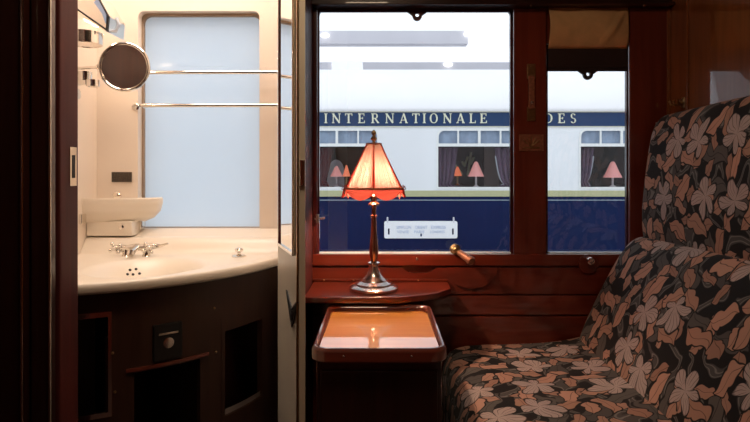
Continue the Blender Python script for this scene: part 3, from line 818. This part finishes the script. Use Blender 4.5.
build('lock_barrel', lk, 'silver', lo_)
for (px, py) in ((214,308),(216,352),(113,353),(115,392)):
    th = th_of(px); a_, b_, _ = vpt(th, .001, 0)
    build('screw', MB().sphere((a_, b_, Z(py, b_)), .0035), 'brass', vc)

# corner bowl shelf
def qbowl(rs, ys=.42):
    mb = MB()
    def fn(u, v):
        k = v*(len(rs)-1); i = min(int(k), len(rs)-2); f = k-i
        r = rs[i][0]*(1-f)+rs[i+1][0]*f; z = rs[i][1]*(1-f)+rs[i+1][1]*f
        th = -PI/2*u
        return (XWL+.001+r*math.cos(th), WB-.001+ys*r*math.sin(th), z)
    mb.grid(fn, 32, 4*(len(rs)-1)); return mb
t = thing('corner_soap_bowl', 'cream ceramic corner bowl fixed left of the frosted window above the basin', 'soap dish', (XWL+.1, WB-.1, .98))
build('bowl', qbowl([(.001,1.030),(.17,1.036),(.212,1.040),(.220,1.053),(.226,1.056),(.230,1.052),(.230,1.036),(.222,1.008),(.20,.985),(.17,.972),(.001,.970)]), 'ceramic', t)
build('pedestal', MB().box(XWL+.001, X(139,1.93), 1.875, WB-.001, .928, .978, .006), 'ceramic', t)
build('button', MB().lathe([(.014,0),(.014,.004),(.009,.008),(.004,.010)], (X(117.5,1.95), WB-.001, 1.060), 'Y'), 'chrome', t)
build('button', MB().lathe([(.008,0),(.008,.004),(.003,.006)], (X(121,1.87), 1.876, .958), 'Y'), 'chrome', t)
build('bracket', MB().box(X(139,1.93), X(143,1.93), 1.925, WB-.001, .945, .975, .003), 'chrome', t)
tag(build('label_plate', MB().box(bx_(112), bx_(132), WB-.004, WB, bz_(182), bz_(172), .001), simple('dark_plate', (.10,.085,.07), .3, metal=.7, var=.3, scale=200)), 'small dark metal label plate on the cream wall above the corner bowl', 'plate')

# towel rails
for (py, p0, lab) in ((72.5, 150, 'upper chrome towel rail across the frosted window'), (105.5, 140, 'lower chrome towel rail across the frosted window')):
    d = WB-.045; z = Z(py, d)
    t = thing('towel_rail', lab, 'towel rail', (X(200,d), d, z), 'towel rails')
    build('rail', MB().tube([(X(141,d), d, z), (-.262, d, z)], .0065, 12), 'chrome', t)
    build('wall_bracket', MB().tube([(X(141,d), d, z), (X(139.5,d)-.004, WB, z)], .006, 10).lathe([(.013,0),(.013,.004),(.007,.008)], (bx_(139)-.011, WB, z), 'Y'), 'chrome', t)
    build('end_flange', MB().lathe([(.014,0),(.014,.004),(.008,.008)], (-.261, d, z), direc=(-1,0,0)), 'chrome', t)

# round shaving mirror
d = 1.72; c = Vector((X(124.5,d), d, Z(67,d))); R = 23.3*d/F
nr_ = Vector((.10, -1, -.02)).normalized()
t = thing('shaving_mirror', 'round chrome shaving mirror on an arm in front of the cream wall', 'mirror', tuple(c))
build('rim', MB().torus(c, R, .0055, nr_), 'chrome', t)
build('mirror_glass', MB().lathe([(R-.002,-.003),(R-.002,.002)], c, direc=nr_, n=48), 'mirror', t)
build('back_shell', MB().lathe([(R*.6,-.016),(R-.004,-.004)], c, direc=nr_, n=48), 'chrome', t)
build('arm', MB().tube([tuple(c+Vector((-R,0,0))), tuple(c+Vector((-R-.012,.006,0))), (XWL, d+.03, c.z+.0)], .0045, 10).sphere(tuple(c+Vector((-R-.008,0,0))), .009), 'chrome', t)
build('wall_rose', MB().lathe([(.018,0),(.018,.006),(.008,.010)], (XWL, d+.03, c.z), direc=(1,0,0)), 'chrome', t)

# wall light over the basin
t = thing('washroom_light', 'chrome wedge shaped wall light at the top left of the washroom', 'light', (XWL, 1.72, 1.6))
d = 1.70
pr = [(XWL, Z(8,d)), (X(82,d), Z(16,d)), (X(109,d), Z(33,d)), (X(110,d), Z(17,d)), (X(97,d), Z(-6,d)), (XWL, Z(-10,d))]
bdy = MB().poly([pr], 1.68, 1.80)
hs = build('housing', bdy, 'chrome', t, smooth=False)
fc = [(60,-2),(108.5,32),(110,17),(97.5,-6),(60,-8)]
def sc_(pts, k, cx_=98, cy_=12): return [(X(cx_+(a-cx_)*k, 1.68), Z(cy_+(b-cy_)*k, 1.68)) for a, b in pts]
build('face_trim', MB().poly([sc_(fc, 1), sc_(fc, .86)], 1.672, 1.6805), 'ebony', hs, smooth=False)
build('face_reflection', MB().poly([sc_([(95,3),(103,14),(106.5,24),(107.5,15),(99,-2)], 1, 100, 10)], 1.673, 1.679), simple('blue_reflection_tint', (.35,.48,.75), .2, coat=1), hs, smooth=False)  # blue reflection in the chrome face, painted as a coloured panel
for k, (px, py) in enumerate(((88,20.5),(95,24.5))):
    build('lamp_lens', MB().lathe([(.012,0),(.012,.003),(.006,.006)], (X(px,1.73), 1.73, Z(py,1.73)-.0), direc=(-.45,0,-1), n=20), 'warm_bulb', t)
build('hook_arm', MB().tube([(X(109,d), d, Z(31,d)), (X(114,d), d+.01, Z(30,d)), (X(117,d), d+.01, Z(24,d)), (X(115,d), d+.01, Z(17,d))], [.005,.006,.006,.005], 10), simple('clear_plastic', (.55,.60,.68), .15), t)
def cup(nm, lab, cat, cx_, cy_, z0, z1, r, mat, arm=True):
    t = thing(nm, lab, cat, (cx_, cy_, z0))
    build('ring', MB().lathe([(r-.006,.002),(r-.004,0),(r,.001),(r,z1-z0),(r-.003,z1-z0),(r-.003,.006)], (cx_, cy_, z0)), mat, t)
    if arm: build('bracket', MB().box(XWL, cx_-r+.004, cy_-.012, cy_+.012, z0+.006, z0+.02, .002), mat, t)
    return t
cup('tumbler_holder', 'round chrome tumbler holder below the washroom light', 'holder', X(85,1.7), 1.70, Z(45,1.7), Z(33,1.7), .050, 'chrome')
cup('toothbrush_holder', 'small chrome holder ring on the left wall beside the round mirror', 'holder', X(93,1.7), 1.70, Z(87,1.7), Z(80,1.7), .019, 'chrome')
cup('razor_holder', 'small chrome clip mounted against the left wall left of the round mirror', 'holder', X(85,1.74), 1.74, Z(83,1.74), Z(72,1.74), .021, 'chrome')
tag(build('wall_hook', MB().lathe([(.012,0),(.012,.01),(.016,.014),(.010,.03),(.016,.038),(.004,.044)], (XWL, 1.76, Z(94,1.76)), direc=(1,0,0)), 'plastic_white'), 'small white enamel hook on the washroom left wall', 'hook')
tag(build('wall_switch', MB().box(XWL, XWL+.012, 1.83, 1.86, Z(224,1.84), Z(214,1.84), .003), 'chrome'), 'small chrome switch on the left wall beside the corner bowl', 'switch')

# ================================================================== OUTSIDE
TY = 7.7; TS = F/TY
def tX(px): return (px-CX)/TS
def tZ(py): return CZ+(HY-py)/TS
car = thing('railway_carriage', 'blue and cream railway carriage standing outside the windows', 'train', (tX(380), TY, -.95))
XA, XB = tX(20), tX(900)
wins = [(tX(295+142.3*k), tX(378.4+142.3*k)) for k in range(-1, 4)]
zw0, zw1 = tZ(188), tZ(129.5)
holes = [rrect(a, b, zw0, zw1, .09, rs=(0,.10,.10,0)) for a, b in wins]
build('cream_side', MB().poly([[(XA, tZ(191)), (XB, tZ(191)), (XB, tZ(127)), (XA, tZ(127))]]+holes, TY, TY+.05), 'train_cream', car, smooth=False)
build('lower_side', MB().box(XA, XB, TY, TY+.05, -.75, tZ(196)), 'train_blue', car)
build('waist_stripe', MB().box(XA, XB, TY-.012, TY+.03, tZ(196.6), tZ(190.5), .004), 'gold', car)
build('waist_line', MB().box(XA, XB, TY-.008, TY+.03, tZ(200.6), tZ(199.6)), simple('line_grey', (.22,.28,.33), .5), car)
nb = build('name_band', MB().box(XA, XB, TY-.01, TY+.05, tZ(127), tZ(112)), 'band_blue', car)
build('band_line', MB().box(XA, XB, TY-.014, TY+.0, tZ(127.2), tZ(126.2)).box(XA, XB, TY-.03, TY+.0, tZ(112.4), tZ(111.4)), simple('band_grey', (.55,.55,.45), .5), nb)
rf = MB()
def rfn(u, v):
    x = XA+(XB-XA)*u; a = v*PI/2
    return (x, TY-.04+1.55*(1-math.cos(a)) , tZ(111.5)+.80*math.sin(a))
rf.grid(rfn, 4, 24)
roof = build('roof', rf, 'train_roof', car, solid=.03)
build('underframe', MB().box(XA, XB, TY+.2, TY+2.4, -.95, -.70).box(XA, XB, TY+.6, TY+2, -1.0, -.95), 'black', car)
inr = MB().box(XA, XB, TY+1.75, TY+1.8, -.1, 2.0).box(XA, XB, TY+.05, TY+1.8, .28, .32).box(XA, XB, TY+.05, TY+1.8, 1.93, 1.97)
build('inner_walls', inr, 'train_inside', car)
build('inner_panel', MB().box(tX(494), tX(510), TY+.70, TY+.74, .4, 1.9), 'beige_panel', car)
mq = MB()
for k in range(9):
    a = k*.9; mq.tube([(tX(462)+.05*k, TY+1.73, 1.05+.25*abs(math.sin(a))), (tX(466)+.05*k, TY+1.73, 1.25+.2*math.cos(a))], .02, 6)
build('marquetry', mq, 'gold', car)
rv = tX(343)
vt = MB().box(rv-.24, rv+.24, TY+.95, TY+1.2, 2.5, 2.84, .02)
vn = build('roof_vent', vt, 'train_roof', roof)
for k in (-.2, .2): build('vent_hole', MB().lathe([(.022,0),(.022,.01)], (rv+k, TY+.951, 2.80), 'Y', 12), 'beam', vn) if False else None
# windows of the carriage
for wi, (a, b) in enumerate(wins):
    o = rrect(a-.012, b+.012, zw0-.012, zw1+.012, .1, rs=(0,.11,.11,0))
    zt0, zt1 = tZ(146.5), tZ(143.5)
    wd = (b-a); q = wd/4
    lps = [o, rrect(a+.012, b-.012, zw0+.014, zt0-.0, .01)]
    cuts = [a+.018, a+q*1.0, a+q*2.03, a+q*3.03, b-.018]
    for k in range(4):
        g = .011 if k != 2 else .011
        rs = (.01, .01, .01, .01)
        if k == 0: rs = (.01,.01,.08,.01)
        if k == 3: rs = (.01,.08,.01,.01)
        lps.append(rrect(cuts[k]+(g if k else 0), cuts[k+1]-(g if k < 3 else 0)-(.012 if k == 1 else 0), zt1, zw1-.018, .01, rs=rs))
    wf = build('window_frame', MB().poly(lps, TY-.012, TY+.012), 'frame_white', car, smooth=False)
    build('window_pane', MB().box(a+.005, b-.005, TY+.016, TY+.022, zw0+.004, zt0+.01), 'train_glass', wf)
    vl = MB()
    def fv(u, v, a=a, b=b): return (a+.01+(b-a-.02)*u, TY+.05+.006*math.sin(u*60), zt0+(zw1-.01-zt0)*v)
    build('vent_light_blind', vl.grid(fv, 60, 1), 'blind_blue', wf)

# lettering
def seg(x0, z0, x1, z1): return [(x0,z0),(x1,z0),(x1,z1),(x0,z1)]
def stem_(x, w=.17): return [seg(x-w/2,0,x+w/2,1), seg(x-w/2-.09,0,x+w/2+.09,.07), seg(x-w/2-.09,.93,x+w/2+.09,1)]
def bar(xa, za, xb, zb, w):
    dx, dz = xb-xa, zb-za; l = math.hypot(dx, dz); nx, nz = -dz/l*w/2, dx/l*w/2
    return [(xa+nx,za+nz),(xb+nx,zb+nz),(xb-nx,zb-nz),(xa-nx,za-nz)]
def bow(cx_, cz_, rx, rz, a0, a1, w0, w1, n=14):
    out = []
    for k in range(n):
        q = []
        for (kk, s_) in ((k,1),(k+1,1),(k+1,0),(k,0)):
            a = math.radians(a0+(a1-a0)*kk/n); wd_ = w0+(w1-w0)*abs(math.cos(a))
            q.append((cx_+(rx-(0 if s_ else wd_))*math.cos(a), cz_+(rz-(0 if s_ else w0))*math.sin(a)))
        out.append(q)
    return out
GL = {
 'I': (.36, stem_(.18)),
 'N': (.86, stem_(.12,.09)+[bar(.10,.97,.76,.03,.17)]+[seg(.72,0,.80,1), seg(.62,.93,.90,1)]),
 'T': (.80, stem_(.40)[:2]+[seg(.02,.92,.78,1), seg(.02,.76,.09,1), seg(.71,.76,.78,1)]),
 'E': (.70, stem_(.17)+[seg(.17,.92,.66,1), seg(.59,.74,.66,1), seg(.17,0,.70,.08), seg(.63,0,.70,.26), seg(.17,.47,.50,.54), seg(.46,.38,.51,.63)]),
 'R': (.80, stem_(.17)+[seg(.17,.92,.42,1), seg(.17,.46,.42,.53)]+bow(.42,.73,.28,.27,-90,90,.07,.16)+[bar(.40,.5,.74,.02,.16), seg(.62,0,.84,.07)]),
 'A': (.88, [bar(.12,.02,.43,1,.08), bar(.43,1,.74,.02,.17), seg(.22,.28,.64,.35), seg(.0,0,.24,.07), seg(.60,0,.88,.07)]),
 'O': (.88, bow(.44,.5,.42,.52,0,360,.07,.17,28)),
 'L': (.68, stem_(.17)+[seg(.17,0,.66,.08), seg(.59,0,.66,.26)]),
 'D': (.84, stem_(.17)+[seg(.17,.92,.36,1), seg(.17,0,.36,.08)]+bow(.36,.5,.44,.5,-90,90,.08,.17,18)),
 'S': (.62, bow(.32,.74,.25,.27,20,270,.07,.14,18)+bow(.32,.25,.27,.26,-160,90,.07,.14,18)),
}
def put(ch, pxc, h=.122, z0=None):
    let = MB(); w_, polys = GL[ch]; z0 = tZ(123.2) if z0 is None else z0; hh = tZ(113.6)-z0; k = hh
    for j, p in enumerate(polys):
        off = TY-.020-.0004*j
        q = bmesh.new(); vs = [q.verts.new((tX(pxc)+(a-w_/2)*k, off, z0+b*k)) for a, b in p]
        f = q.faces.new(vs); r = bmesh.ops.extrude_face_region(q, geom=[f]); nv = [g for g in r['geom'] if isinstance(g, bmesh.types.BMVert)]
        bmesh.ops.translate(q, verts=nv, vec=(0, .012, 0)); bmesh.ops.recalc_face_normals(q, faces=q.faces[:]); let.merge(q)
    build('letter', let, 'letter', nb, smooth=False)
for ch, px in zip('INTERNATIONALE', (326,336.3,348.7,361.4,375,389.6,403.6,415.8,424.2,433.6,447.2,460.4,472.4,483.2)): put(ch, px)
for ch, px in zip('DES', (548.3,561,572.6)): put(ch, px)

# destination board
t = thing('destination_board', 'white destination board hung on the blue side of the carriage', 'sign', (tX(420), TY-.01, tZ(238)))
bd = build('board', MB().poly([rrect(tX(384.2), tX(457.2), tZ(238.2), tZ(221), .025), rrect(tX(387.9), tX(389.6), tZ(234.5), tZ(228.3), .01), rrect(tX(451.8), tX(453.6), tZ(234.5), tZ(228.3), .01)], TY-.022, TY-.006), 'sign_white', t, smooth=False)
for px in (387.5, 453.5): build('hanger', MB().tube([(tX(px), TY-.014, tZ(222.5)), (tX(px), TY-.014, tZ(218.2)), (tX(px), TY, tZ(217.8))], .012, 8), 'beam', t)
build('catch', MB().box(tX(420.2), tX(421.8), TY-.028, TY-.02, tZ(236.2), tZ(233.4), .004), 'band_blue', t)
def text(s_, xc, zc, size, width):
    cu = bpy.data.curves.new('txt', 'FONT'); cu.body = s_; cu.size = size; cu.align_x = 'CENTER'; cu.align_y = 'CENTER'; cu.extrude = .002
    o = bpy.data.objects.new('txt', cu); col.objects.link(o); bpy.context.view_layer.update()
    me = bpy.data.meshes.new_from_object(o.evaluated_get(bpy.context.evaluated_depsgraph_get())); bpy.data.objects.remove(o)
    xs = [v.co.x for v in me.vertices]; k = width/(max(xs)-min(xs))
    mb = MB(); q = bmesh.new(); q.from_mesh(me); mb.merge(q, Matrix.Translation((xc, TY-.024, zc)) @ Matrix.Rotation(PI/2, 4, 'X') @ Matrix.Diagonal((k, 1, 1, 1)))
    return mb
for zc, size, words in ((227.3, .062, (('SIMPLON',396.5,411),('ORIENT',415,427),('EXPRESS',431,445.5))), (231.8, .052, (('VENISE',397,409),('PARIS',414,424),('LONDRES',430,444.5)))):
    for w_, a_, b_ in words: build('printed_word', text(w_, tX((a_+b_)/2), tZ(zc), size, tX(b_)-tX(a_)), 'sign_text', bd, smooth=False)

# curtains inside the carriage
def curtain(label, x0, x1, tie_x, ztie, mat='curtain', edge=True, y=TY+.12):
    t = thing('carriage_curtain', label, 'curtain', ((x0+x1)/2, y, zw0), 'curtains in the carriage windows')
    zt_, zb_ = tZ(147), zw0-.02
    def half(z):
        s_ = (z-ztie)/(zt_-ztie) if z > ztie else (ztie-z)/(ztie-zb_)*.35
        return max(0, min(1, s_))**.38
    side = 1 if x1 > x0 else -1
    def fn(u, v):
        z = zb_+(zt_-zb_)*v; k = half(z)
        outer_ = tie_x+(x1-tie_x)*k
        x = x0+(outer_-x0)*u
        return (x, y+.02*math.sin(u*26+2*v), z)
    c_ = build('fabric', MB().grid(fn, 50, 24), mat, t, solid=.01)
    if edge:
        pts = [(fn(1, j/24)[0], fn(1, j/24)[1]-.012, fn(1, j/24)[2]) for j in range(0, 20)]
        build('tieback_fringe', MB().tube(pts[2:], .009, 6), 'curtain_edge', t)
    return t
aA, bA = wins[1]; aB, bB = wins[2]; aC, bC = wins[3]
curtain('dark red curtain at the left side of the carriage window behind the lamp', aA+.0, tX(332), tX(322), tZ(180), 'curtain_red', False)
curtain('purple curtain on the left of the middle carriage window', aB+.01, tX(459), tX(450), tZ(184), edge=False)
curtain('purple curtain with pale edge on the right of the middle carriage window', bB-.01, tX(496), tX(508), tZ(184))
curtain('purple curtain with pale edge left of the pink lamp in the right window', aC+.01, tX(598), tX(588), tZ(182))

# lamps, tables, chair inside
def tlamp(label, px, ytop, ybot, wpx, y, mat):
    k = y/TY; s_ = F/y
    x = X(px, y); z0 = Z(ybot, y); z1 = Z(ytop, y); zt_ = .905
    t = thing('carriage_lamp', label, 'lamp', (x, y, zt_), 'lamps inside the carriage')
    r = wpx/2/s_
    build('shade', MB().lathe([(r,0),(r*.72,(z1-z0)*.32),(r*.22,(z1-z0)*.95),(r*.08,(z1-z0))], (x,y,z0), n=16), mat, t)
    build('stem', MB().lathe([(.045,0),(.04,.012),(.014,.03),(.014,z0-zt_+.02)], (x,y,zt_), n=12), 'white_metal' if mat == 'pink_shade' else 'brass', t)
    return t
def table_(label, x0, x1, y0, y1):
    t = thing('dining_table', label, 'table', ((x0+x1)/2, (y0+y1)/2, .32), 'tables inside the carriage')
    build('tabletop', MB().box(x0, x1, y0, y1, .875, .905, .005), 'linen' if False else 'train_inside', t)
    for a in (x0+.05, x1-.05): build('leg', MB().box(a-.02, a+.02, (y0+y1)/2-.02, (y0+y1)/2+.02, .32, .876), 'train_inside', t)
yl = TY+.45; yf = TY+1.25
table_('small table behind the carriage window left of the lamp', X(328,yl), X(352,yl), TY+.15, TY+.75)
table_('small table behind the middle carriage window below the larger pink lamp', X(466,yl), X(492,yl), TY+.15, TY+.75)
table_('far small table below the orange lamp in the middle carriage window', X(443,yf), X(463,yf), TY+1.0, TY+1.6)
table_('small table behind the right carriage window below its pink lamp', X(600,yl), X(628,yl), TY+.15, TY+.75)
tlamp('pink lamp in the carriage window left of the table lamp', 336.5, 166, 176.5, 13, yl, 'pink_shade')
tlamp('small orange lamp just left of the large silk shade, inside the carriage', 346.5, 165, 176.5, 8, yl+.15, 'orange_shade')
tlamp('larger pink lamp in the middle carriage window', 476, 161.5, 176.5, 16.5, yl, 'pink_shade')
tlamp('small orange lamp in the middle carriage window', 457.5, 166.5, 176, 9.5, yf, 'orange_shade')
tlamp('pink lamp in the right hand carriage window', 612.7, 161.5, 177.5, 18, yl, 'pink_shade')
t = thing('carriage_armchair', 'armchair with a white linen headrest cover inside the left carriage window', 'chair', (tX(336), TY+.85, .32))
ya = TY+.95
ar = [(X(336,ya)+.12*math.cos(a_)*1.0, Z(172,ya)+.19*math.sin(a_)) for a_ in [PI*k/16 for k in range(17)]]
build('headrest_cover', MB().poly([[(ar[0][0]+.01, Z(187,ya))]+ar+[(ar[-1][0]-.03, Z(187,ya))]], ya, ya+.10), 'linen', t, smooth=False)
build('chair_seat', MB().box(X(326,ya), X(346,ya), ya-.25, ya+.15, .32, .76, .03), 'curtain_red', t)

# platform, canopy beams and their lamps
struct('ground', MB().box(-14, 14, 2.2, 16, -1.05, -1.0), 'platform')
struct('ground_platform', MB().box(-14, 14, 3.0, 6.9, -1.0, -.35, .02), 'platform')
for k, (py0, py1, dd, x0, x1) in enumerate(((30.5,44,11.0,200,468),(62,73.5,11.0,200,560))):
    o = build('canopy_beam', MB().box(X(x0,dd), X(x1,dd), dd, dd+.25, Z(py1,dd), Z(py0,dd), .01), 'beam')
    tag(o, ('upper' if k == 0 else 'lower')+' pale grey canopy beam above the carriage roof', 'beam', 'station canopy beams')
    o['kind'] = 'structure'; del o['label']; del o['category']; del o['group']; o.name = 'trim_%d' % (20+k)
for (px, py, lab) in ((325,35.5,'round lamp at the left end of the upper canopy beam'), (468,34,'round lamp at the right end of the upper canopy beam'),
                      (336,65,'round lamp on the left part of the lower canopy beam'), (448,64.5,'round lamp on the right part of the lower canopy beam')):
    dd = 10.99; t = thing('station_lamp', lab, 'lamp', (X(px,dd), dd, Z(py,dd)), 'lamps on the canopy beams')
    build('lamp_disc', MB().sphere((X(px,dd), dd-.02, Z(py,dd)), .085, (1,.5,.5)), 'lamp_lens', t)
    build('lamp_bracket', MB().tube([(X(px,dd), dd, Z(py,dd)), (X(px,dd), dd+.02, Z(py,dd)+.02)], .03, 8), 'beam', t)

# ================================================================== LIGHT
wd = bpy.data.worlds.new('sky'); sc.world = wd; wd.use_nodes = True
nt = wd.node_tree; bg = nt.nodes['Background']
tc = nt.nodes.new('ShaderNodeTexCoord'); sx = nt.nodes.new('ShaderNodeSeparateXYZ'); rp = nt.nodes.new('ShaderNodeValToRGB')
nt.links.new(tc.outputs['Generated'], sx.inputs[0]); nt.links.new(sx.outputs['Z'], rp.inputs['Fac'])
rp.color_ramp.elements[0].color = (.90,.94,1,1); rp.color_ramp.elements[1].color = (.82,.90,1,1)
nt.links.new(rp.outputs['Color'], bg.inputs['Color']); bg.inputs['Strength'].default_value = 1.45

def area(name, loc, size, power, colr, rot=(0,0,0), sy=None):
    l = bpy.data.lights.new(name, 'AREA'); l.energy = power; l.color = colr; l.size = size
    if sy: l.shape = 'RECTANGLE'; l.size_y = sy
    o = bpy.data.objects.new(name, l); col.objects.link(o); o.location = loc; o.rotation_euler = rot; return o
area('washroom_fill_light', (-.62, 1.60, TOP-.02), .55, 9.0, (1,.84,.72))  # unseen overhead fill added to brighten the washroom, no fixture there
area('cabin_ceiling_lamp', (-.1, .85, TOP-.02), .28, 6.0, (1,.74,.50))
area('washroom_shave_lamp', (X(92,1.73)+.02, 1.73, Z(28,1.73)-.02), .05, .7, (1,.72,.48), rot=(0, -.4, 0))

# ================================================================== CAMERA
cam = bpy.data.cameras.new('camera'); co = bpy.data.objects.new('camera', cam); col.objects.link(co)
co.location = (0, 0, CZ); co.rotation_euler = (PI/2, 0, 0)
cam.sensor_fit = 'HORIZONTAL'; cam.sensor_width = 36; cam.lens = F/750*36
cam.shift_x = -(CX-375)/750; cam.shift_y = -(211-HY)/750; cam.clip_start = .02
sc.camera = co
sc.view_settings.view_transform = 'Standard'; sc.view_settings.look = 'None'; sc.view_settings.exposure = 0; sc.view_settings.gamma = 1
sc.view_settings.use_curve_mapping = False
for o in bpy.data.objects:
    if '_base' in o: del o['_base']
